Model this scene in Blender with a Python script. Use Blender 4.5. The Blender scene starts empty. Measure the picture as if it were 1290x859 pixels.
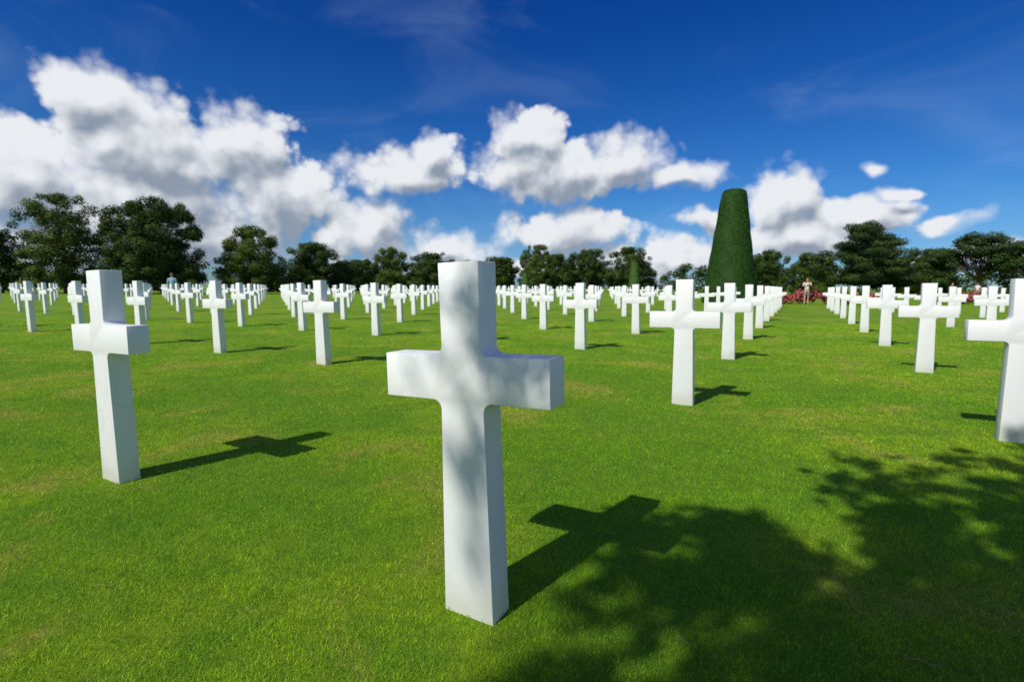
import bpy, bmesh, math, random
import numpy as np
from mathutils import Vector, Matrix
random.seed(7); rng=np.random.default_rng(11)
scene=bpy.context.scene
coll=scene.collection
scene.view_settings.view_transform='Standard'
try: scene.view_settings.look='None'
except Exception: pass
scene.view_settings.exposure=0

# ---------------------------------------------------------------- sun
SH=Vector((0.71,0.745,-1.0)).normalized()       # direction light travels
sun_el=math.asin(-SH.z); sun_rot=math.atan2(-SH.x,-SH.y)
ld=bpy.data.lights.new('sun','SUN'); ld.energy=4.4; ld.angle=math.radians(0.53); ld.color=(1.0,0.955,0.88)
lo=bpy.data.objects.new('sun',ld); coll.objects.link(lo)
lo.rotation_euler=SH.to_track_quat('-Z','Y').to_euler(); lo.location=(-20,-20,30)

# ---------------------------------------------------------------- node helpers
class NT:
    def __init__(s,nt): s.nt=nt
    def n(s,t,**kw):
        nd=s.nt.nodes.new(t)
        for k,v in kw.items(): setattr(nd,k,v)
        return nd
    def put(s,sock,v):
        if isinstance(v,bpy.types.NodeSocket): s.nt.links.new(v,sock)
        else: sock.default_value=v
    def m(s,op,a,b=None,c=None,clamp=False):
        nd=s.n('ShaderNodeMath',operation=op); nd.use_clamp=clamp
        s.put(nd.inputs[0],a)
        if b is not None: s.put(nd.inputs[1],b)
        if c is not None: s.put(nd.inputs[2],c)
        return nd.outputs[0]
    def v(s,op,a,b=None,c=None,out=0):
        nd=s.n('ShaderNodeVectorMath',operation=op)
        s.put(nd.inputs[0],a)
        if b is not None: s.put(nd.inputs[1],b)
        if c is not None: s.put(nd.inputs[2],c)
        return nd.outputs[out]
    def noise(s,vec,scale,detail=4,rough=.5,out=0,dist=0.0,dim='3D'):
        nd=s.n('ShaderNodeTexNoise'); nd.noise_dimensions=dim; s.put(nd.inputs['Vector'],vec)
        nd.inputs['Scale'].default_value=scale; nd.inputs['Detail'].default_value=detail
        nd.inputs['Roughness'].default_value=rough; nd.inputs['Distortion'].default_value=dist
        return nd.outputs[out]
    def mr(s,x,a,b,c=0.0,d=1.0,smooth=True):
        nd=s.n('ShaderNodeMapRange'); nd.interpolation_type='SMOOTHSTEP' if smooth else 'LINEAR'
        s.put(nd.inputs[0],x); s.put(nd.inputs[1],a); s.put(nd.inputs[2],b)
        nd.inputs[3].default_value=c; nd.inputs[4].default_value=d
        return nd.outputs[0]
    def mix(s,f,a,b,bt='MIX'):
        nd=s.n('ShaderNodeMix',data_type='RGBA',blend_type=bt)
        s.put(nd.inputs[0],f)
        s.put(nd.inputs[6],a if isinstance(a,bpy.types.NodeSocket) else tuple(a)+(1,))
        s.put(nd.inputs[7],b if isinstance(b,bpy.types.NodeSocket) else tuple(b)+(1,))
        return nd.outputs[2]

# ---------------------------------------------------------------- world sky with cumulus
w=bpy.data.worlds.new('World'); scene.world=w; w.use_nodes=True
wn=w.node_tree; wn.nodes.clear(); W=NT(wn)
# (azimuth, tan elevation, radius az, radius el)
clouds=[(-.671,.272,.080,.060),(-.75,.150,.125,.090),(-.598,.205,.130,.100),(-.465,.225,.095,.090),
 (-.433,.150,.110,.090),(-.614,.115,.190,.090),(-.729,.055,.13,.060),(-.50,.075,.12,.05),(-.215,.208,.135,.048),(-.157,.25,.055,.045),
 (.03,.280,.070,.068),(.083,.218,.165,.070),(.215,.235,.090,.056),(.31,.205,.12,.032),
 (-.267,.105,.115,.062),(-.122,.068,.12,.032),(.091,.104,.150,.046),(.318,.055,.10,.040),
 (.357,.118,.048,.026),(.475,.152,.062,.062),(.502,.085,.105,.034),(.595,.118,.08,.034),
 (.692,.100,.045,.020),(.591,.186,.026,.015),(.63,.15,.04,.015),(-.02,.03,.34,.028),(.75,.045,.12,.020),(.22,.05,.12,.03)]
def density_group(fine):
    g=bpy.data.node_groups.new('cloud_density','ShaderNodeTree')
    g.interface.new_socket('P',in_out='INPUT',socket_type='NodeSocketVector')
    g.interface.new_socket('D',in_out='OUTPUT',socket_type='NodeSocketFloat')
    G=NT(g); gi=G.n('NodeGroupInput'); go=G.n('NodeGroupOutput')
    P=gi.outputs[0]
    wc=G.noise(P,9,2,.5,out=1,dim='2D')
    Pw=G.v('MULTIPLY_ADD',G.v('SUBTRACT',wc,(.5,.5,.5)),(.07,.055,0),P)
    L=None
    for (a,e,ra,re) in clouds:
        q=G.v('MULTIPLY_ADD',Pw,(1/ra,1/re,0),(-a/ra,-e/re,0))
        l=G.v('LENGTH',q,out=1)
        L=l if L is None else G.m('SMOOTH_MIN',L,l,.25)
    sp=G.n('ShaderNodeSeparateXYZ'); g.links.new(Pw,sp.inputs[0])
    side=G.mr(G.m('ABSOLUTE',sp.outputs[0]),.90,1.2)
    gen=G.noise(P,2.2,2,.5,dim='2D')
    band=G.mr(sp.outputs[1],.25,.9,0,.45)
    genL=G.m('ADD',G.mr(gen,.42,.62,1.7,.3,False),band)
    L=G.m('ADD',G.m('MULTIPLY',L,G.m('SUBTRACT',1.0,side)),G.m('MULTIPLY',genL,side))
    fb=G.noise(P,14,9 if fine else 2.5,.54,dim='2D')
    vor=G.n('ShaderNodeTexVoronoi'); vor.voronoi_dimensions='2D'; vor.feature='F1' if fine else 'SMOOTH_F1'
    G.put(vor.inputs['Vector'],G.v('MULTIPLY_ADD',G.v('SUBTRACT',G.noise(P,34,3,.5,out=1,dim='2D'),(.5,.5,.5)),(.026,.022,0),P))
    vor.inputs['Scale'].default_value=24
    if not fine: vor.inputs['Smoothness'].default_value=.5
    D=G.m('MULTIPLY',G.m('SUBTRACT',1.04,L),1.42)
    D=G.m('ADD',D,G.m('MULTIPLY',G.m('SUBTRACT',fb,.5),1.30))
    D=G.m('ADD',D,G.m('MULTIPLY',G.m('SUBTRACT',.40,vor.outputs['Distance']),.55))
    if fine:
        vor2=G.n('ShaderNodeTexVoronoi'); vor2.voronoi_dimensions='2D'; vor2.feature='F1'
        G.put(vor2.inputs['Vector'],G.v('MULTIPLY_ADD',G.v('SUBTRACT',G.noise(P,80,2,.5,out=1,dim='2D'),(.5,.5,.5)),(.012,.010,0),P)); vor2.inputs['Scale'].default_value=58
        D=G.m('ADD',D,G.m('MULTIPLY',G.m('SUBTRACT',.40,vor2.outputs['Distance']),.26))
    g.links.new(D,go.inputs[0]); return g
gF=density_group(True); gS=density_group(False)
tc=W.n('ShaderNodeTexCoord'); s=W.n('ShaderNodeSeparateXYZ'); wn.links.new(tc.outputs['Generated'],s.inputs[0])
az=W.m('ARCTAN2',s.outputs[0],s.outputs[1])
hr=W.m('SQRT',W.m('ADD',W.m('MULTIPLY',s.outputs[0],s.outputs[0]),W.m('MULTIPLY',s.outputs[1],s.outputs[1])))
te=W.m('DIVIDE',s.outputs[2],W.m('MAXIMUM',hr,.15))
cb=W.n('ShaderNodeCombineXYZ'); wn.links.new(az,cb.inputs[0]); wn.links.new(te,cb.inputs[1])
Pv=cb.outputs[0]
def dens(g,off):
    nd=W.n('ShaderNodeGroup'); nd.node_tree=g
    W.put(nd.inputs[0],W.v('ADD',Pv,off)); return nd.outputs[0]
D0=dens(gF,(0,0,0)); S1=dens(gS,(-.012,.024,0)); S2=dens(gS,(-.022,.070,0)); S0=dens(gS,(.0,.0,0))
edge=W.mr(W.noise(Pv,7,3,.5,dim='2D'),.40,.62,.32,1.0)
alpha=W.mr(D0,-.10,edge)
rel=W.m('MULTIPLY',W.m('SUBTRACT',S0,S1),.85)
det=W.m('MULTIPLY',W.m('SUBTRACT',D0,S0),.60)
occ=W.m('MULTIPLY',W.mr(S2,-.45,1.6,0,1,False),.88)
lit=W.m('SUBTRACT',W.m('ADD',W.m('ADD',rel,det),.98),occ)
lit=W.m('ADD',lit,W.m('MULTIPLY',W.m('SUBTRACT',W.noise(Pv,4,1,.5,dim='2D'),.5),.25))
lit=W.mr(lit,-.10,1.12,0,1,True)
ccol=W.mix(lit,(2.7,3.25,4.1),(8.2,8.45,8.85))
sky=W.n('ShaderNodeTexSky'); sky.sky_type='NISHITA'; sky.sun_disc=False
sky.sun_elevation=sun_el; sky.sun_rotation=sun_rot
sky.air_density=1.0; sky.dust_density=.3; sky.ozone_density=2.5; sky.altitude=50
hs=W.n('ShaderNodeHueSaturation'); hs.inputs['Saturation'].default_value=1.35; hs.inputs['Value'].default_value=.85
wn.links.new(sky.outputs[0],hs.inputs['Color'])
tint=W.mix(W.mr(te,.0,.16),(.42,.66,1.10),(.38,.70,1.08))
tint=W.mix(W.mr(te,.12,.58),tint,(.12,.46,.98))
skyc=W.mix(1.0,hs.outputs[0],tint,'MULTIPLY')
cir=W.noise(W.v('MULTIPLY',Pv,(2.0,4.5,1)),1.3,6,.60,dist=.8,dim='2D')
cirf=W.m('MULTIPLY',W.mr(cir,.45,.85),.12)
skyc=W.mix(cirf,skyc,(5,6.5,8.5))
col=W.mix(alpha,skyc,ccol)
bg=W.n('ShaderNodeBackground'); wn.links.new(col,bg.inputs[0]); bg.inputs[1].default_value=.1
wo=W.n('ShaderNodeOutputWorld'); wn.links.new(bg.outputs[0],wo.inputs[0])
w.cycles.sampling_method='MANUAL'; w.cycles.sample_map_resolution=512

# ---------------------------------------------------------------- materials
def newmat(name):
    m=bpy.data.materials.new(name); m.use_nodes=True; m.node_tree.nodes.clear(); return m,NT(m.node_tree)
def principled(N,col,rough=.6,normal=None,spec=.5):
    b=N.n('ShaderNodeBsdfPrincipled'); N.put(b.inputs['Base Color'],col if isinstance(col,bpy.types.NodeSocket) else tuple(col)+(1,))
    N.put(b.inputs['Roughness'],rough); b.inputs['Specular IOR Level'].default_value=spec
    if normal is not None: N.put(b.inputs['Normal'],normal)
    o=N.n('ShaderNodeOutputMaterial'); N.nt.links.new(b.outputs[0],o.inputs[0]); return b
def simple(name,col,rough=.7,var=.25,scale=20):
    m,N=newmat(name); t=N.n('ShaderNodeTexCoord')
    f=N.noise(t.outputs['Object'],scale,3)
    c=N.mix(f,tuple(x*(1-var) for x in col),tuple(min(1,x*(1+var)) for x in col))
    principled(N,c,rough); return m

# marble
marble,N=newmat('white_marble'); t=N.n('ShaderNodeTexCoord'); oi=N.n('ShaderNodeObjectInfo')
off=N.v('MULTIPLY_ADD',oi.outputs['Random'],(37.,19.,53.),t.outputs['Object'])
n1=N.noise(off,3.2,6,.6,dist=1.5); vein=N.mr(N.m('ABSOLUTE',N.m('SUBTRACT',n1,.5)),0,.035,1,0)
n2=N.noise(off,1.7,3,.5)
c=N.mix(n2,(.745,.765,.76),(.80,.80,.78))
c=N.mix(N.m('MULTIPLY',vein,N.mr(n2,.45,.7,0,.20)),c,(.52,.55,.57))
sp_=N.n('ShaderNodeSeparateXYZ'); N.nt.links.new(t.outputs['Object'],sp_.inputs[0])
zz=N.m('ADD',sp_.outputs[2],N.m('MULTIPLY',N.m('SUBTRACT',N.noise(off,9,4,.6),.5),.22))
c=N.mix(N.mr(zz,.0,.16,.42,0),c,(.50,.49,.36))
sparse=N.noise(off,70,3,.6); c=N.mix(N.mr(sparse,.62,.78,0,.15),c,(.55,.55,.52))
bmp=N.n('ShaderNodeBump'); bmp.inputs['Strength'].default_value=.10; bmp.inputs['Distance'].default_value=.002
N.put(bmp.inputs['Height'],N.noise(off,180,3,.6))
principled(N,c,.48,bmp.outputs[0],.35)

# lawn colour group, world position driven
lg=bpy.data.node_groups.new('lawn_colour','ShaderNodeTree')
lg.interface.new_socket('C',in_out='OUTPUT',socket_type='NodeSocketColor')
LGn=NT(lg); gm=LGn.n('ShaderNodeNewGeometry'); pos=gm.outputs['Position']
p2=LGn.v('MULTIPLY',pos,(1,1,0))
a1=LGn.noise(p2,.55,4,.55,dim='2D'); a2=LGn.noise(p2,2.6,5,.6,dim='2D'); a3=LGn.noise(p2,14,3,.6,dim='2D')
c=LGn.mix(LGn.mr(a1,.36,.62),(.270,.530,.018),(.410,.640,.022))
c=LGn.mix(LGn.mr(a2,.42,.68,0,.60),c,(.205,.455,.020))
a4=LGn.noise(p2,1.1,5,.65,dist=.6,dim='2D')
c=LGn.mix(LGn.mr(a4,.52,.70,0,.65),c,(.64,.60,.10))
c=LGn.mix(LGn.mr(a3,.35,.7,.0,.40),c,(.15,.36,.016))
lo_=LGn.n('NodeGroupOutput'); lg.links.new(c,lo_.inputs[0])

lawn,N=newmat('lawn_ground'); gg=N.n('ShaderNodeGroup'); gg.node_tree=lg
gm=N.n('ShaderNodeNewGeometry')
dist=N.v('LENGTH',gm.outputs['Position'],out=1)
fine=N.noise(gm.outputs['Position'],55,5,.7)
near=N.mr(dist,3,16,.60,.64)
c=N.mix(1.0,gg.outputs[0],N.mix(fine,(.38,.38,.38),(1.25,1.25,1.25)),'MULTIPLY')
cc=N.n('ShaderNodeCombineXYZ')
for i in range(3): N.put(cc.inputs[i],near)
c=N.mix(1.0,c,cc.outputs[0],'MULTIPLY')
bmp=N.n('ShaderNodeBump'); bmp.inputs['Strength'].default_value=.9; bmp.inputs['Distance'].default_value=.03
N.put(bmp.inputs['Height'],N.noise(gm.outputs['Position'],38,6,.75))
principled(N,c,.9,bmp.outputs[0],.15)

def leafy(name,dark,light,trans=.35,usegroup=False,yellow=None):
    m,N=newmat(name); at=N.n('ShaderNodeAttribute'); at.attribute_name='tone'
    if usegroup:
        gg=N.n('ShaderNodeGroup'); gg.node_tree=lg
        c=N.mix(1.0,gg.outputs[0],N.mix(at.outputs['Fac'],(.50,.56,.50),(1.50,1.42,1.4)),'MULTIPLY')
        c=N.mix(N.mr(at.outputs['Fac'],.92,.97,0,.6),c,(.66,.62,.28))
    else:
        c=N.mix(at.outputs['Fac'],dark,light)
    d=N.n('ShaderNodeBsdfPrincipled'); N.put(d.inputs['Base Color'],c); d.inputs['Roughness'].default_value=.55
    d.inputs['Specular IOR Level'].default_value=.2
    tr=N.n('ShaderNodeBsdfTranslucent'); N.put(tr.inputs[0],N.mix(1.0,c,(1.1,1.1,.5),'MULTIPLY'))
    mx=N.n('ShaderNodeMixShader'); mx.inputs[0].default_value=trans
    N.nt.links.new(d.outputs[0],mx.inputs[1]); N.nt.links.new(tr.outputs[0],mx.inputs[2])
    o=N.n('ShaderNodeOutputMaterial'); N.nt.links.new(mx.outputs[0],o.inputs[0]); return m
m_blade=leafy('grass_blade',None,None,.32,True)
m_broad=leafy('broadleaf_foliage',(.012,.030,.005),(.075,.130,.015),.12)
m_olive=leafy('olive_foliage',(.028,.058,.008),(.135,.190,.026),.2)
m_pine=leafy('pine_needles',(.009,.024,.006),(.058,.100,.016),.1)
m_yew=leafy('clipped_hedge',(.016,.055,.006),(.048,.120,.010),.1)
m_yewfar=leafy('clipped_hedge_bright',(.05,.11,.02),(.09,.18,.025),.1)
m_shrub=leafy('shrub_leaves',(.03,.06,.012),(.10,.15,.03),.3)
m_pink=leafy('pink_blossom',(.50,.03,.08),(.80,.16,.24),.2)
m_bark=simple('bark',(.09,.065,.045),.9,.4,6)

# ---------------------------------------------------------------- mesh helpers
def mesh_from(name,V,F_n,idx,tone=None,mat=None):
    me=bpy.data.meshes.new(name); V=np.asarray(V,dtype=np.float32); n=len(V)
    me.vertices.add(n); me.vertices.foreach_set('co',V.ravel())
    idx=np.asarray(idx,dtype=np.int32).ravel(); nf=len(idx)//F_n
    me.loops.add(len(idx)); me.loops.foreach_set('vertex_index',idx)
    me.polygons.add(nf); me.polygons.foreach_set('loop_start',np.arange(0,len(idx),F_n,dtype=np.int32))
    try: me.polygons.foreach_set('loop_total',np.full(nf,F_n,dtype=np.int32))
    except Exception: pass
    if tone is not None:
        a=me.attributes.new('tone','FLOAT','POINT'); a.data.foreach_set('value',np.asarray(tone,dtype=np.float32))
    me.update(calc_edges=True); me.validate()
    if mat: me.materials.append(mat)
    return me
def obj(name,me,parent=None,loc=(0,0,0),**props):
    o=bpy.data.objects.new(name,me); coll.objects.link(o); o.location=loc
    if parent: o.parent=parent
    for k,v in props.items(): o[k]=v
    return o
def empty(name,loc,**props):
    o=bpy.data.objects.new(name,None); coll.objects.link(o); o.location=loc; o.empty_display_size=.3
    for k,v in props.items(): o[k]=v
    return o
def leaves_mesh(name,C,size,tone,mat,nrm=None,aspect=.6,align=.45):
    n=len(C); C=np.asarray(C)
    d=rng.normal(size=(n,3))
    if nrm is not None: d=d*align+nrm
    d/=np.linalg.norm(d,axis=1)[:,None]+1e-9
    r=rng.normal(size=(n,3)); u=np.cross(d,r); u/=np.linalg.norm(u,axis=1)[:,None]+1e-9
    v=np.cross(d,u)
    s=(np.asarray(size)*rng.uniform(.6,1.3,n))[:,None]
    V=np.stack([C-u*s*.5, C-v*s*.5*aspect+u*s*.05, C+u*s*.5, C+v*s*.5*aspect+u*s*.05],axis=1).reshape(-1,3)
    idx=np.arange(4*n)
    return mesh_from(name,V,4,idx,np.repeat(tone,4),mat)
def tubes_mesh(name,paths,mat,seg=7):
    bm=bmesh.new()
    for pts,rad in paths:
        pts=[Vector(p) for p in pts]; rings=[]
        for i,p in enumerate(pts):
            d=(pts[min(i+1,len(pts)-1)]-pts[max(i-1,0)]).normalized()
            a=d.orthogonal().normalized(); b=d.cross(a)
            if rings:
                a=(pa-d*pa.dot(d)).normalized(); b=d.cross(a)
            pa=a
            rings.append([bm.verts.new(p+(a*math.cos(k*2*math.pi/seg)+b*math.sin(k*2*math.pi/seg))*rad[i]) for k in range(seg)])
        for i in range(len(rings)-1):
            for k in range(seg):
                bm.faces.new((rings[i][k],rings[i][(k+1)%seg],rings[i+1][(k+1)%seg],rings[i+1][k]))
        bm.faces.new(rings[-1]); bm.faces.new(rings[0][::-1])
    for f in bm.faces: f.smooth=True
    bm.normal_update(); me=bpy.data.meshes.new(name); bm.to_mesh(me); bm.free(); me.materials.append(mat); return me

# ---------------------------------------------------------------- ground
bm=bmesh.new(); bmesh.ops.create_grid(bm,x_segments=60,y_segments=60,size=1500)
me=bpy.data.meshes.new('ground'); bm.to_mesh(me); bm.free(); me.materials.append(lawn)
ground=obj('ground',me,kind='structure')
ground['label']='broad flat mown green lawn of the cemetery'; ground['category']='lawn'

# grass blades
def blades():
    pts=[]
    edges=[.75,1.2,1.8,2.5,3.5,5,7,10,15]
    for a,b in zip(edges[:-1],edges[1:]):
        ym=(a+b)/2; dens=min(34000,34000*(1.8/ym)**1.9)
        wd=b*1.05+1.0; n=int(dens*2*wd*(b-a))
        yy=rng.uniform(a,b,n); xx=rng.uniform(-wd,wd,n)
        k=np.abs(xx)<yy*1.05+1.0
        pts.append(np.stack([xx[k],yy[k]],1))
    p=np.concatenate(pts); n=len(p)
    p+=rng.normal(size=p.shape)*.004
    x,y=p[:,0],p[:,1]
    tuft=.5+.5*np.sin(x*9+3*np.sin(y*7))*np.sin(y*11+2*np.sin(x*5))
    h=rng.uniform(.009,.020,n)*(0.75+.5*tuft)*np.where(rng.uniform(size=n)<.04,1.4,1)
    wdt=.0020*np.maximum(1,(y/1.8))**.92*rng.uniform(.7,1.3,n)
    h*=np.clip(1+.02*(y-2),1,1.25)
    an=rng.uniform(0,2*np.pi,n); lean=np.abs(rng.normal(0,.95,n))+.2
    la=rng.uniform(0,2*np.pi,n)
    B=np.stack([x,y,np.full(n,-.002)],1)
    wv=np.stack([np.cos(an),np.sin(an),np.zeros(n)],1)*wdt[:,None]*.5
    T=B+np.stack([np.cos(la)*lean,np.sin(la)*lean,np.ones(n)],1)/np.sqrt(1+lean**2)[:,None]*h[:,None]
    V=np.stack([B-wv,B+wv,T],1).reshape(-1,3)
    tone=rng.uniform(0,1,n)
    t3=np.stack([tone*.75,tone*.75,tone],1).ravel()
    return mesh_from('lawn_grass',V,3,np.arange(3*n),t3,m_blade)
gr=obj('lawn_grass',blades(),kind='stuff'); gr['label']='short mown grass blades covering the lawn'; gr['category']='grass'

# ---------------------------------------------------------------- cross mesh
def cross_mesh(detail=True):
    H=1.10; zb,zt=.682,.822; S=.294; T=.10; below=-.06
    wb,wa,wt=.091,.077,.0725
    R=.030 if detail else 0
    n=6
    def fil(cx,cz,a0,a1):
        return [(cx+R*math.cos(math.radians(a0+(a1-a0)*i/n)),cz+R*math.sin(math.radians(a0+(a1-a0)*i/n))) for i in range(n+1)]
    right=[(wb,below)]
    if detail:
        right+=fil(wa+R,zb-R,180,90); right+=[(S,zb),(S,zt)]; right+=fil(wa-.002+R*.8,zt+R,270,180)
    else: right+=[(wa,zb),(S,zb),(S,zt),(wa,zt)]
    right+=[(wt,H)]
    outline=right+[(-x,z) for x,z in reversed(right)]
    bm=bmesh.new()
    fv=[bm.verts.new((x,-T/2,z)) for x,z in outline]
    f=bm.faces.new(fv)
    r=bmesh.ops.extrude_face_region(bm,geom=[f])
    bmesh.ops.translate(bm,verts=[v for v in r['geom'] if isinstance(v,bmesh.types.BMVert)],vec=(0,T,0))
    bmesh.ops.recalc_face_normals(bm,faces=bm.faces[:])
    if detail:
        ed=[e for e in bm.edges if len(e.link_faces)==2 and e.calc_face_angle(0)>math.radians(25)]
        bmesh.ops.bevel(bm,geom=ed,offset=.003,segments=2,profile=.5,affect='EDGES')
        for f in bm.faces: f.smooth=True
    me=bpy.data.meshes.new('grave_cross'); bm.to_mesh(me); bm.free()
    if detail:
        try: me.set_sharp_from_angle(angle=math.radians(35))
        except Exception: pass
    me.materials.append(marble); return me
CM=cross_mesh(True)
th=math.radians(29.1); ru=Vector((math.cos(th),-math.sin(th))); c_=Vector((math.sin(th),math.cos(th)))*3.36
M0=Vector((-.107,1.546)); dvec=c_.normalized(); avec=ru
CAM=Vector((0,0,1.026))
pts=[]
for i in range(-45,40):
    for j in range(-40,60):
        p=M0+ru*i*(2.262 if (i>0 or (i==-1 and j==0)) else 2.298)+c_*j
        if (i,j)==(1,1): p=p+Vector((-.07,.03))
        if p.y<.6: continue
        if abs(p.x)>p.y*1.02+.25: continue
        dd=p.dot(dvec); aa=p.dot(avec)
        if dd>34.5 and not (44<dd<82 and aa<-14): continue
        if aa<-62 or aa>24: continue
        if p.x<-p.y*.75 and p.y>48: continue
        if p.y>68: continue
        pts.append((p.length,p,i,j))
pts.sort(key=lambda q:q[0])
print('crosses',len(pts))
near=pts[:298]; far=pts[298:]
for k,(dl,p,i,j) in enumerate(near):
    o=bpy.data.objects.new('grave_cross',CM); coll.objects.link(o)
    o.location=(p.x,p.y,0)
    tilt=-math.radians(1.1)
    if k==0: tilt=-math.radians(1.9)
    o.rotation_euler=(random.gauss(0,.004),tilt+random.gauss(0,.004)*(k>0),-th+random.gauss(0,.008)*(k>0))
    o['label']='white marble cross headstone standing on mown lawn'
    if k==0: o['label']='white marble cross headstone dappled with leaf shade'
    o['category']='grave cross'; o['group']='white marble crosses standing in rows'
if far:
    base=cross_mesh(False); bv=np.array([v.co[:] for v in base.vertices]); bf=[list(f.vertices) for f in base.polygons]
    V=[];F=[]
    ct,st=math.cos(-th),math.sin(-th); Rm=np.array([[ct,-st,0],[st,ct,0],[0,0,1]])
    for (dl,p,i,j) in far:
        o0=len(V); V+= (bv@Rm.T+np.array([p.x,p.y,0])).tolist(); F+=[[a+o0 for a in f] for f in bf]
    fm=bpy.data.meshes.new('distant_grave_crosses'); fm.from_pydata(V,[],F); fm.materials.append(marble)
    fo=obj('distant_grave_crosses',fm,kind='stuff'); fo['label']='far rows of small white marble crosses'; fo['category']='grave crosses'

# ---------------------------------------------------------------- trees
def clump_leaves(centers,radii,leaf,dens=1.5,flat=1.0):
    Cs=[];Ns=[];Ts=[]
    for (c,r) in zip(centers,radii):
        rx=r; rz=r*flat
        n=int(dens*4*math.pi*r*r*(flat**.6)/(leaf*leaf*.6)*.55)+6
        d=rng.normal(size=(n,3)); d/=np.linalg.norm(d,axis=1)[:,None]
        rr=rng.uniform(.2,1,n)**.4*(1+.13*rng.normal(size=n))
        q=d*rr[:,None]*np.array([rx,rx,rz])+np.array(c)
        Cs.append(q);Ns.append(d+np.array([0,0,.25]))
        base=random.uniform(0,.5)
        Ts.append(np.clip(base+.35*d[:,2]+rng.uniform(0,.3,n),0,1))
    return np.concatenate(Cs),np.concatenate(Ns),np.concatenate(Ts)
def tree(x,y,h,hw,kind='broad',mat=None,label='',leaf=None,clear=.18,name=None,thin=1.0):
    D=math.hypot(x,y)
    if leaf is None: leaf=max(.15,D*.0021)
    t=empty(name or ('pine_tree' if kind in('pine','umbrella') else 'broadleaf_tree'),(x,y,0),label=label,category='tree')
    paths=[]; cen=[];rad=[]
    tr=max(.12,h*.022)
    lean=random.uniform(-.04,.04)*h
    if kind=='broad':
        z0=h*clear; ch=h-z0
        for k in range(int(115*thin)):
            u=random.random()
            r=hw*random.uniform(.12,.27)*(1.0-.25*u)
            zz=z0+ch*(.04+.92*u)-r*.3
            env=math.sqrt(max(0,1-((u-.38)/.72)**2))
            a=random.uniform(0,2*math.pi); rr=max(0,hw*env*(1+.14*math.sin(a*3+x))*(random.random()**.42)-r*.45)
            cen.append((rr*math.cos(a)+lean*u,rr*math.sin(a),zz)); rad.append(r)
        cen.append((lean,0,h-hw*.2)); rad.append(hw*.2)
        cen.append((lean*.3,0,z0+ch*.35)); rad.append(hw*.62*min(1,thin))
        cen.append((lean*.6,0,z0+ch*.62)); rad.append(hw*.55*min(1,thin))
        paths.append(([(0,0,-.1),(lean*.2,.0,z0),(lean*.6,0,h*.6),(lean,0,h*.9)],[tr*1.3,tr,tr*.5,tr*.12]))
        for c in random.sample(cen,12):
            zs=max(z0*.8,c[2]*.6); paths.append(([(lean*.3,0,zs),((c[0])*.5,c[1]*.5,(zs+c[2])/2+.1),c],[tr*.4,tr*.25,tr*.08]))
        flat=.85
    elif kind=='pine':
        z0=h*clear; ch=h-z0
        for layer in range(7):
            u=(layer+.2)/7; zl=z0+ch*(.10+.84*u)
            for b_ in range(7 if layer<5 else 4):
                a=random.uniform(0,2*math.pi); env=(1-u**1.7)*.9+.16; ln=hw*env*random.uniform(.55,1.05)
                for q in range(3):
                    fr=(q+1)/3; r=hw*random.uniform(.14,.21)*(1.15-.25*fr)
                    cen.append((ln*fr*math.cos(a)*.9+lean*u+random.uniform(-.3,.3),ln*fr*math.sin(a)*.9,zl+ln*fr*.10+random.uniform(-.25,.25))); rad.append(r)
        cen.append((lean+.3,0,h-.1*hw)); rad.append(hw*.16)
        cen.append((lean-.9,0,h-.22*hw)); rad.append(hw*.18)
        cen.append((0,0,z0+ch*.3)); rad.append(hw*.5)
        paths.append(([(0,0,-.1),(lean*.3,0,h*.4),(lean*.8,0,h*.7),(lean,0,h*.97)],[tr*1.3,tr,tr*.6,tr*.1]))
        for c in cen[2:-3:3]:
            paths.append(([(lean*.5,0,c[2]*.8),(c[0]*.5,c[1]*.5,c[2]*.88),c],[tr*.35,tr*.22,tr*.08]))
        flat=.52
    else: # umbrella
        for k in range(85):
            a=random.uniform(0,2*math.pi); q=math.sqrt(random.random()); rr=hw*.95*q
            zz=h*.34+(h*.62)*(.90-.62*q*q)*random.uniform(.5,1.08)
            cen.append((rr*math.cos(a),rr*math.sin(a),zz)); rad.append(hw*random.uniform(.12,.23))
        paths.append(([(0,0,-.1),(lean+.15,0,h*.25),(lean,0,h*.5),(lean,0,h*.8)],[tr*1.3,tr,tr*.7,tr*.2]))
        for c in cen[::3]:
            zs=h*random.uniform(.24,.45)
            paths.append(([(lean,0,zs),(c[0]*.45,c[1]*.45,(zs*.6+c[2]*.4)),c],[tr*.5,tr*.3,tr*.1]))
        flat=.5
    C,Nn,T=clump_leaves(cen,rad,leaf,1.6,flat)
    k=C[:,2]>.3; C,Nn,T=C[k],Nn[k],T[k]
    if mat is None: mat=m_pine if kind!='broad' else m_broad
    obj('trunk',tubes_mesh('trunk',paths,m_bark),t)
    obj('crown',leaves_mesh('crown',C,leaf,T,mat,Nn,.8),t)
    return t
dk='dark green broadleaf tree with dense rounded crown'
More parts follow.
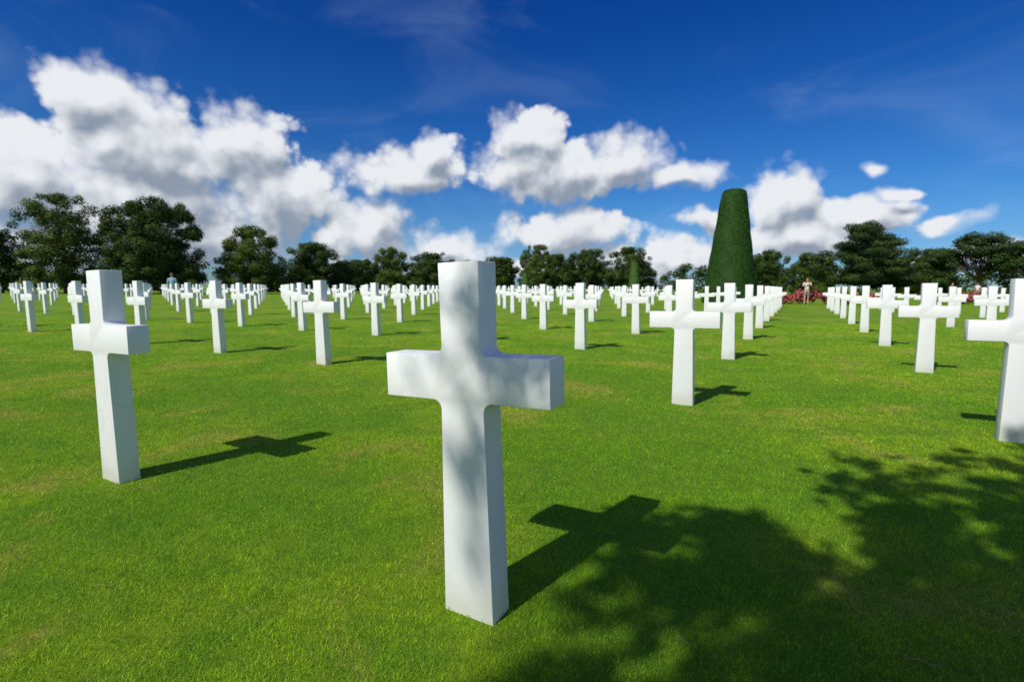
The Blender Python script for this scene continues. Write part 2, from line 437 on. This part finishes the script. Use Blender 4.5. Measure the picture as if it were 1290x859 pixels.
TL=[(-59.5,60,7.6,3.4,'broad',m_broad,dk,.05,1),
 (-52,60,11.7,4.5,'broad',m_olive,'tall olive green tree with open leafy crown',.05,1),
 (-44.6,61,10.9,4.6,'broad',m_broad,dk,.04,1.1),(-40.8,60,11.2,4.8,'broad',m_broad,dk,.03,1.1),
 (-32.8,65,8.5,4.2,'broad',m_olive,'light green tree with feathery open crown',.08,.9),
 (-29.3,75,7.4,4.6,'broad',m_broad,dk,.03,1),(-25.5,80,5.0,3.8,'broad',m_broad,dk,.02,1),
 (-32.2,110,6.8,4.2,'broad',m_broad,dk,.03,1),(-25.5,110,9.4,4.6,'broad',m_olive,dk,.03,1),
 (-17,110,8.4,5.6,'broad',m_broad,'green roundish broadleaf tree',.04,1),(-10.0,112,6.6,5.2,'broad',m_olive,dk,.03,1),
 (-3.5,150,9.8,6.6,'broad',m_broad,dk,.03,1),(7.2,150,13.5,5.8,'broad',m_olive,'tall green tree with narrow crown',.04,1),
 (14.2,150,10.8,6.2,'broad',m_broad,dk,.03,1),(22.3,150,12.2,6.8,'broad',m_broad,dk,.03,1),
 (30.2,130,11.4,6.4,'broad',m_broad,dk,.02,1.1),
 (35.5,72,6.4,3.4,'broad',m_broad,'dark green bushy tree beside the clipped cone',.04,1),
 (46.8,80,6.6,3.9,'broad',m_olive,'small light green broadleaf tree',.05,1),
 (41.0,60,9.0,5.6,'pine',m_pine,'wide dark pine tree with layered boughs',.10,1),(45.5,63,7.8,4.4,'pine',m_pine,'dark pine tree with drooping layered boughs',.08,1),
 (56.4,70,6.6,4.2,'broad',m_broad,dk,.04,1),
 (53.6,59,7.9,5.2,'umbrella',m_pine,'spreading umbrella pine with bare lower branches',.3,1),
 (57.0,56,7.2,4.4,'umbrella',m_pine,'spreading umbrella pine with bare lower branches',.3,1)]
for (x,y,h,hw,k,m,l,cl,tn) in TL: tree(x,y,h,hw,k,m,l,None,cl,None,tn)

# distant low woodland
poly=[(-82,70),(-52,72),(-40,80),(-36,100),(-22,135),(0,168),(28,165),(38,130),(42,105),(48,84),(62,80),(92,84)]
cen=[];rad=[]
for (a,b) in zip(poly[:-1],poly[1:]):
    L_=math.dist(a,b); n=int(L_*1.9)
    for k in range(n):
        t=random.random(); x=a[0]+(b[0]-a[0])*t; y=a[1]+(b[1]-a[1])*t
        top=1.3+.033*math.hypot(x,y)*(1+.22*math.sin(x*.35)+random.uniform(-.2,.2))
        r=random.uniform(.8,1.5); cen.append((x+random.uniform(-1,1),y+random.uniform(-2,2),random.uniform(.4,max(.6,top-r*.6)))); rad.append(r)
C,Nn,T=clump_leaves(cen,rad,.34,1.3,.8)
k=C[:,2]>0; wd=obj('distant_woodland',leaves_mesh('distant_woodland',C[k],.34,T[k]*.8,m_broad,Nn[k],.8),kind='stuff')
wd['label']='dark low woodland edge behind the lawns'; wd['category']='woodland'

# ---------------------------------------------------------------- clipped cones
def topiary(x,y,h,rb,rt,leaf,label,mat):
    t=empty('clipped_cone_tree',(x,y,0),label=label,category='clipped tree')
    prof=[(0,rb*.98),(.02,rb),(.3,rb+(rt-rb)*.31),(.6,rb+(rt-rb)*.63),(.9,rb+(rt-rb)*.94),(.955,rt*.99),(.98,rt*.90),(.993,rt*.72),(1.0,rt*.42)]
    bm=bmesh.new(); seg=48; rings=[]
    for i,(z,r) in enumerate(prof):
        rings.append([bm.verts.new((r*.985*math.cos(k*2*math.pi/seg),r*.985*math.sin(k*2*math.pi/seg),z*h)) for k in range(seg)])
    for i in range(len(rings)-1):
        for k in range(seg): bm.faces.new((rings[i][k],rings[i][(k+1)%seg],rings[i+1][(k+1)%seg],rings[i+1][k]))
    bm.faces.new(rings[-1])
    n=int(2*math.pi*(rb+rt)/2*h/(leaf*leaf)*3.2)
    u=rng.uniform(0,1,n); a=rng.uniform(0,2*np.pi,n)
    zs=np.array([p[0] for p in prof]); rs=np.array([p[1] for p in prof])
    r=np.interp(u,zs,rs)*(1+.010*np.sin(a*7+u*23)+.008*np.sin(a*3-u*31)+rng.normal(0,.008,n))
    C=np.stack([r*np.cos(a),r*np.sin(a),u*h],1); Nn=np.stack([np.cos(a),np.sin(a),.15*np.ones(n)],1)
    nt=n//12; q=np.sqrt(rng.uniform(0,1,nt)); a2=rng.uniform(0,2*np.pi,nt)
    C2=np.stack([q*rt*.9*np.cos(a2),q*rt*.9*np.sin(a2),h*(1-.022*q**3)+rng.normal(0,.015,nt)],1)
    C=np.concatenate([C,C2]); Nn=np.concatenate([Nn,np.tile([0,0,1.],(nt,1))])
    T=np.clip(.42+.18*np.sin(C[:,2]*2.3+C[:,0]*3)*np.sin(C[:,0]*5)+.10*np.sin(C[:,2]*9+C[:,0]*11)+rng.uniform(-.22,.22,len(C)),0,1)
    tk=tubes_mesh('trunk',[([(0,0,-.1),(0,0,h*.5)],[.16,.1])],m_bark); obj('trunk',tk,t)
    cm=leaves_mesh('crown',C,leaf,T,mat,Nn,.7,.42)
    bm.from_mesh(cm); me=bpy.data.meshes.new('crown'); bm.to_mesh(me); bm.free()
    me.materials.append(mat); obj('crown',me,t)
topiary(15.2,36,7.75,1.80,.80,.07,'tall evergreen clipped into a tapering blunt cone',m_yew)
topiary(28.4,120,6.9,1.5,.8,.28,'small distant evergreen clipped into a cone',m_yewfar)
topiary(3.4,135,4.6,1.3,.7,.28,'small distant evergreen clipped into a cone',m_yewfar)

# ---------------------------------------------------------------- flowering shrubs
for (x,y,rw,hh) in [(18.2,34.4,.75,.9),(19.4,34.0,.85,.95),(20.6,33.6,.8,.85),(17.3,35.0,.55,.8),(21.8,33.2,.8,.75),(23.1,32.8,.8,.7),(30.5,36.5,.8,.9),(31.9,36.3,.8,.9),(33.4,35.9,.8,.9)]:
    t=empty('rose_shrub',(x,y,0),label='low rose shrub covered in pink blossoms',category='flowering shrub',group='pink rose shrubs in the flower bed')
    cen=[(random.uniform(-rw,rw)*.7,random.uniform(-rw,rw)*.5,random.uniform(.15,hh*.75)) for _ in range(14)]
    C,Nn,T=clump_leaves(cen,[rw*.34]*14,.09,1.2,.9); k=C[:,2]>.02
    obj('foliage',leaves_mesh('foliage',C[k],.09,T[k],m_shrub,Nn[k]),t)
    C2,N2,T2=clump_leaves(cen,[rw*.39]*14,.12,.6,.9); k=C2[:,2]>.15
    obj('blossom',leaves_mesh('blossom',C2[k],.12,rng.uniform(0,1,k.sum()),m_pink,N2[k],.9),t)
    obj('stem',tubes_mesh('stem',[([(0,0,-.05),(c[0]*.5,c[1]*.5,c[2]*.5),c],[.02,.015,.008]) for c in cen[:6]],m_bark,5),t)

# ---------------------------------------------------------------- people
def skin(name,verts,edges,rads,mat,parent,root=0):
    me=bpy.data.meshes.new(name); me.from_pydata(verts,edges,[]); me.materials.append(mat)
    o=obj(name,me,parent); md=o.modifiers.new('Skin','SKIN'); md.use_smooth_shade=True
    sv=me.skin_vertices[0].data
    for i,r in enumerate(rads): sv[i].radius=(r if isinstance(r,tuple) else (r,r)); sv[i].use_root=(i==root)
    sb=o.modifiers.new('Sub','SUBSURF'); sb.levels=2; sb.render_levels=2
    return o
def person(x,y,rot,label,c_skin,c_top,c_bottom,c_hair,raised=False,scale=1.0,hat=None):
    t=empty('person',(x,y,0),label=label,category='person'); t.rotation_euler=(0,0,rot); t.scale=(scale,)*3
    ms=simple('skin',c_skin,.55,.08,12); mt=simple('cloth_top',c_top,.85,.12,9); mb=simple('cloth_bottom',c_bottom,.85,.15,9); mh=simple('hair',c_hair,.6,.3,40)
    V=[(0,0,.95),(0,0,1.08),(0,.005,1.27),(0,.01,1.40),(0,.0,1.49),(0,-.015,1.555),(0,-.015,1.63),(0,-.005,1.695),(0,-.115,1.60)]
    Rr=[(.14,.10),(.125,.09),(.15,.105),(.11,.08),.05,(.062,.07),(.072,.088),.06,.012]
    E=[(0,1),(1,2),(2,3),(3,4),(4,5),(5,6),(6,7),(6,8)]
    def add(v,r,p): V.append(v);Rr.append(r);E.append((p,len(V)-1));return len(V)-1
    sho={};el={}
    for s in(-1,1):
        st=.06*s
        hp=add((.09*s,0,.88),.085,0); kn=add((.105*s,-.02+st,.49),.056,hp); cf=add((.105*s,.02+st,.34),.052,kn); an=add((.11*s,.02+st,.09),.036,cf); add((.13*s,-.15+st,.035),.034,an)
        sh=add((.175*s,.01,1.41),.058,3)
        if raised: e=(.25*s,-.16,1.20); wr=(.10*s,-.30,1.42); pm=(.07*s,-.33,1.48); dirf=Vector((-.25*s,-.25,.9))
        else: e=(.24*s,.04,1.12); wr=(.25*s,-.06,.88); pm=(.25*s,-.08,.80); dirf=Vector((0,-.15,-1))
        ei=add(e,.04,sh); wi=add(wr,.027,ei); pi=add(pm,(.034,.02),wi)
        dirf.normalize(); side=Vector((0,1,0)) if not raised else Vector((s*.8,.2,.1))
        for q,(o_,l) in enumerate([(-.027,.07),(-.009,.082),(.009,.078),(.027,.062)]):
            b=Vector(pm)+side*o_+dirf*.035; m1=add(tuple(b),.009,pi); m2=add(tuple(b+dirf*l*.55+Vector((-.006*s,0,0))),.008,m1); add(tuple(b+dirf*l+Vector((-.02*s,0,0))),.007,m2)
        b=Vector(wr)*.6+Vector(pm)*.4; tb=add(tuple(b-side*.035+dirf*.02),.01,wi); add(tuple(b-side*.05+dirf*.065),.008,tb)
        sho[s]=(.175*s,.01,1.41); el[s]=e
    skin('body',V,E,Rr,ms,t)
    V=[(0,0,.97),(0,0,1.10),(0,.005,1.27),(0,.01,1.40),(0,0,1.455)];Rr=[(.165,.125),(.148,.112),(.168,.125),(.135,.1),.068];E=[(0,1),(1,2),(2,3),(3,4)]
    for s in(-1,1):
        add(sho[s],.075,3); m=tuple(.3*a+.7*b for a,b in zip(sho[s],el[s])); add(m,.062,len(V)-1)
    skin('shirt',V,E,Rr,mt,t)
    V=[(0,0,1.0),(0,0,.92)];Rr=[(.155,.118),(.155,.12)];E=[(0,1)]
    for s in(-1,1):
        st=.06*s; a=add((.092*s,0,.86),.105,1); add((.11*s,-.015+st,.54),.085,a)
    skin('shorts',V,E,Rr,mb,t)
    for s in(-1,1):
        st=.06*s
        skin('shoe',[(.11*s,.05+st,.045),(.12*s,-.06+st,.045),(.132*s,-.17+st,.035)],[(0,1),(1,2)],[.05,.048,.042],m_shoe,t)
        bm=bmesh.new(); bmesh.ops.create_uvsphere(bm,u_segments=10,v_segments=8,radius=.012)
        me=bpy.data.meshes.new('eye'); bm.to_mesh(me); bm.free(); me.materials.append(m_eye); obj('eye',me,t,(.03*s,-.092,1.635))
    bm=bmesh.new(); bmesh.ops.create_uvsphere(bm,u_segments=20,v_segments=14,radius=1)
    for v in bm.verts:
        v.co=Vector((v.co.x*.086,v.co.y*.105+.012,v.co.z*.095+1.668))
        if v.co.y<-.03 and v.co.z<1.69: v.co.y=-.03
        if v.co.z<1.60: v.co.z=1.60+(v.co.z-1.60)*.3
    for f in bm.faces:f.smooth=True
    me=bpy.data.meshes.new('hair'); bm.to_mesh(me); bm.free(); me.materials.append(mh); obj('hair',me,t)
    if raised:
        bm=bmesh.new(); bmesh.ops.create_cube(bm,size=1,matrix=Matrix.Translation((0,-.33,1.53))@Matrix.Diagonal((.13,.05,.08,1)))
        bmesh.ops.create_cone(bm,segments=16,radius1=.032,radius2=.03,depth=.06,cap_ends=True,matrix=Matrix.Translation((0,-.38,1.53))@Matrix.Rotation(math.pi/2,4,'X'))
        me=bpy.data.meshes.new('hand_camera'); bm.to_mesh(me); bm.free(); me.materials.append(m_eye)
        o=obj('hand_camera',me); o.location=(x,y,0); o.rotation_euler=(0,0,rot); o.scale=(scale,)*3
        o['label']='small dark camera held up in both hands'; o['category']='camera'
m_shoe=simple('shoe_leather',(.25,.22,.2),.6); m_eye=simple('dark_glass',(.02,.02,.02),.3)
person(-20.6,31.2,math.radians(200),'person in light blue shirt walking between the crosses',(.50,.28,.19),(.25,.42,.58),(.15,.16,.2),(.18,.10,.06))
person(19.0,33.2,math.radians(-25),'person in pale shirt and shorts raising a camera',(.52,.29,.20),(.72,.58,.54),(.22,.20,.17),(.16,.09,.05),True,.97)
person(47,55,math.radians(30),'person in red top standing on the lawn',(.50,.28,.2),(.5,.10,.08),(.1,.1,.14),(.1,.06,.04))
person(51.5,57,math.radians(-60),'person in white top standing on the lawn',(.5,.28,.2),(.7,.7,.68),(.2,.2,.25),(.1,.06,.04))

# ---------------------------------------------------------------- tree behind the viewer whose bough shades the lawn
sx,sy=SH.x/-SH.z,SH.y/-SH.z
shade=[(.40,2.02,.14),(.50,1.84,.15),(.72,2.06,.20),(1.00,2.10,.16),(.70,1.80,.18),(.92,1.86,.20),(1.12,1.68,.22),(.42,1.66,.15),(.62,1.62,.12),(.86,1.59,.17),(1.0,1.36,.22),(.66,1.22,.18),(.40,1.20,.18),(.12,1.15,.18),(-.08,1.04,.17),(.30,1.84,.12),(.22,1.68,.10),(.20,1.52,.09),(.38,1.50,.08),(.60,1.46,.09),(.48,1.38,.05),(.72,1.12,.22),(.3,.98,.25),(1.2,1.1,.25),
 (.62,2.28,.10),(.84,2.24,.13),(.48,2.24,.08),(1.06,2.22,.09),(.56,2.12,.12),(1.20,1.92,.10),
 (1.24,1.44,.20),(1.42,1.56,.22),(1.4,1.26,.26),(1.62,1.40,.22),(1.78,1.60,.24),(1.60,1.76,.15),(1.95,1.84,.19),(1.76,2.04,.18),(1.60,1.94,.14),(1.44,1.84,.13),(1.92,2.32,.18),(1.76,2.24,.16),(1.60,2.24,.10),(2.04,2.54,.16),(2.14,2.76,.13),(2.06,2.94,.11),(1.98,3.10,.07),(1.84,2.64,.12),(1.68,2.50,.10),(1.64,2.82,.07),(1.50,2.44,.06),(2.5,2.40,.18),(2.3,2.22,.17),(2.30,2.50,.12),
 (2.42,2.04,.22),(2.2,1.92,.18),(2.25,1.68,.28),(2.0,1.4,.3),(2.42,2.86,.10),(2.70,2.98,.13),(2.56,2.68,.13),(2.95,2.84,.15),(3.05,2.62,.2),(2.8,2.45,.2),(2.7,2.1,.22),(3.3,2.3,.35),(3.25,2.98,.15),(2.7,1.4,.4),(2.0,1.1,.4),(3.6,2.9,.3),(1.62,1.18,.25),(2.30,2.74,.08),(2.36,3.08,.07),(2.9,3.15,.08),(3.4,3.3,.12)]
for (s_,z_,r_s) in [(.05,1.05,.05),(.03,.97,.05),(.05,.89,.05),(.01,.82,.05),(.07,.79,.045),(-.03,.74,.05),(.12,.76,.045),(.19,.71,.04),(-.12,.77,.035),(-.01,.66,.05),(.05,.61,.05),(.03,.53,.05),(.055,.45,.05),(.02,.38,.045),(-.21,.72,.03),(.05,.30,.04),(-.04,.50,.03),(.02,.20,.045),(.04,.12,.04),(-.03,.93,.03),(-.02,.42,.03)]:
    shade.append((M0.x+avec.x*s_+z_*sx,M0.y+avec.y*s_+z_*sy,-r_s))
t=empty('overhanging_tree',(-4.6,-6.2,0),label='leafy tree whose long bough shades the lawn',category='tree')
org=np.array([-4.6,-6.2,0]); cen=[];Cs=[];Ts=[]
# keep the bough from shading the whole headstone: leaves are thinned where their shadow would cross it
def blocks_cross(c):
    # height at which the ray through c passes over the headstone line
    tt=((M0.x-c[0])*dvec.x+(M0.y-c[1])*dvec.y)/(sx*dvec.x+sy*dvec.y)
    z=c[2]-tt; s_=(c[0]+tt*sx-M0.x)*avec.x+(c[1]+tt*sy-M0.y)*avec.y
    return 0<z<1.15 and abs(s_)<(.34 if .62<z<.88 else .13)
for (x,y,r) in shade:
    small=r<0; r=abs(r)
    hb=(4.7 if not small else 7.2)+.35*math.sin(x*2+y)
    for q in range(max(2,int(r*r*640)) if not small else 3):
        a=random.uniform(0,2*math.pi); rr=r*math.sqrt(random.random())*(1.03 if not small else .6)
        hz=hb+random.uniform(-.2,.2)
        gx=x+rr*math.cos(a); gy=y+rr*math.sin(a)
        c=np.array([gx-sx*hz,gy-sy*hz,hz]); rc=min(.075,r*.5)*random.uniform(.5,1.25)
        if not small and blocks_cross(c) and random.random()<.80: continue
        n=int(math.pi*rc*rc/.00055*(1.05 if not small else .36))+4
        d=rng.normal(size=(n,3)); d/=np.linalg.norm(d,axis=1)[:,None]; d*=rng.uniform(0,1,n)[:,None]**.4
        Cs.append(c+d*rc*(1 if not small else 1.3)); Ts.append(rng.uniform(0,1,n))
    if not small or random.random()<.3: cen.append((x-sx*hb,y-sy*hb,hb))
nl=sum(len(c) for c in Cs); print('bough leaves',nl)
big=[((random.uniform(-1.5,1.5),random.uniform(-1.5,1.3),random.uniform(3.0,5.2)),random.uniform(.4,.7)) for _ in range(26)]
C,Nn,T=clump_leaves([(c[0]+org[0],c[1]+org[1],c[2]) for c,_ in big],[r for _,r in big],.13,.5,.8)
Cs.append(C);Ts.append(T)
C=np.concatenate(Cs)-org; T=np.concatenate(Ts)
obj('crown',leaves_mesh('crown',C,.052,T,m_olive,None,.65),t)
paths=[([(0,0,-.1),(.1,.05,1.6),(.15,.2,3.2),(.1,.1,5.0)],[.26,.19,.15,.05])]
hub=[Vector((.15,.2,2.8)),Vector((1.0,1.6,3.7)),Vector((1.9,2.9,4.3)),Vector((2.7,3.9,4.5))]
paths.append((hub,[.11,.08,.05,.03]))
for c in cen:
    e=Vector(c)-Vector(org.tolist()); st=hub[3] if e.y>hub[2].y-.5 else hub[2]
    if e.z>6: st=hub[1]
    mid=(st+e)/2+Vector((random.uniform(-.1,.1),random.uniform(-.1,.1),.08))
    paths.append(([st,mid,e],[.016,.009,.004]))
for c,_ in big[::2]: paths.append(([Vector((.15,.2,3.0)),Vector(c)*.5+Vector((0,0,1.8)),Vector(c)],[.08,.05,.02]))
obj('trunk',tubes_mesh('trunk',paths,m_bark,6),t)

# ---------------------------------------------------------------- fallen leaves and twigs
m_dry=simple('dry_leaf',(.30,.20,.09),.8,.4,60)
def dryleaf(x,y,s):
    bm=bmesh.new(); vs=[]
    out=[(0,-1),(.35,-.5),(.42,0),(.3,.5),(0,1),(-.3,.5),(-.42,0),(-.35,-.5)]
    cv=bm.verts.new((0,0,-.1*s)); vs=[bm.verts.new((a*s,b*s,(.25*abs(a)+.12*b*b)*s)) for a,b in out]
    for i in range(8): bm.faces.new((cv,vs[i],vs[(i+1)%8]))
    me=bpy.data.meshes.new('fallen_leaf'); bm.to_mesh(me); bm.free(); me.materials.append(m_dry)
    o=obj('fallen_leaf',me,None,(x,y,.020),label='small dry brown leaf lying on grass',category='leaf',group='dry leaves fallen on the lawn')
    o.rotation_euler=(random.uniform(-.4,.4),random.uniform(-.4,.4),random.uniform(0,6))
for (x,y,s) in [(.05,2.42,.010),(-2.3,2.6,.012),(-.8,1.35,.008),(1.35,3.1,.010)]:
    dryleaf(x,y,s)
for (x,y,a,l) in [(.50,1.37,2.2,.06),(1.12,1.29,-.5,.09),(-1.38,1.63,.1,.05)]:
    me=tubes_mesh('fallen_twig',[([(-l/2,0,0),(-l*.1,.004,.003),(l*.2,-.003,.002),(l/2,.005,.004)],[.0014,.0013,.001,.0007])],m_dry,5)
    o=obj('fallen_twig',me,None,(x,y,.020),label='thin dry brown twig lying on grass',category='twig',group='dry twigs on the lawn'); o.rotation_euler=(0,0,a)

# ---------------------------------------------------------------- camera
cd=bpy.data.cameras.new('camera'); cam=bpy.data.objects.new('camera',cd); coll.objects.link(cam)
cd.sensor_width=36; cd.lens=18.0; cd.clip_end=5000; cd.clip_start=.05
cam.location=CAM
cam.rotation_euler=(Matrix.Rotation(math.radians(90-6.0),4,'X')@Matrix.Rotation(math.radians(.3),4,'Z')).to_euler()
cd.dof.use_dof=True; cd.dof.focus_distance=1.7; cd.dof.aperture_fstop=5.0
scene.camera=cam
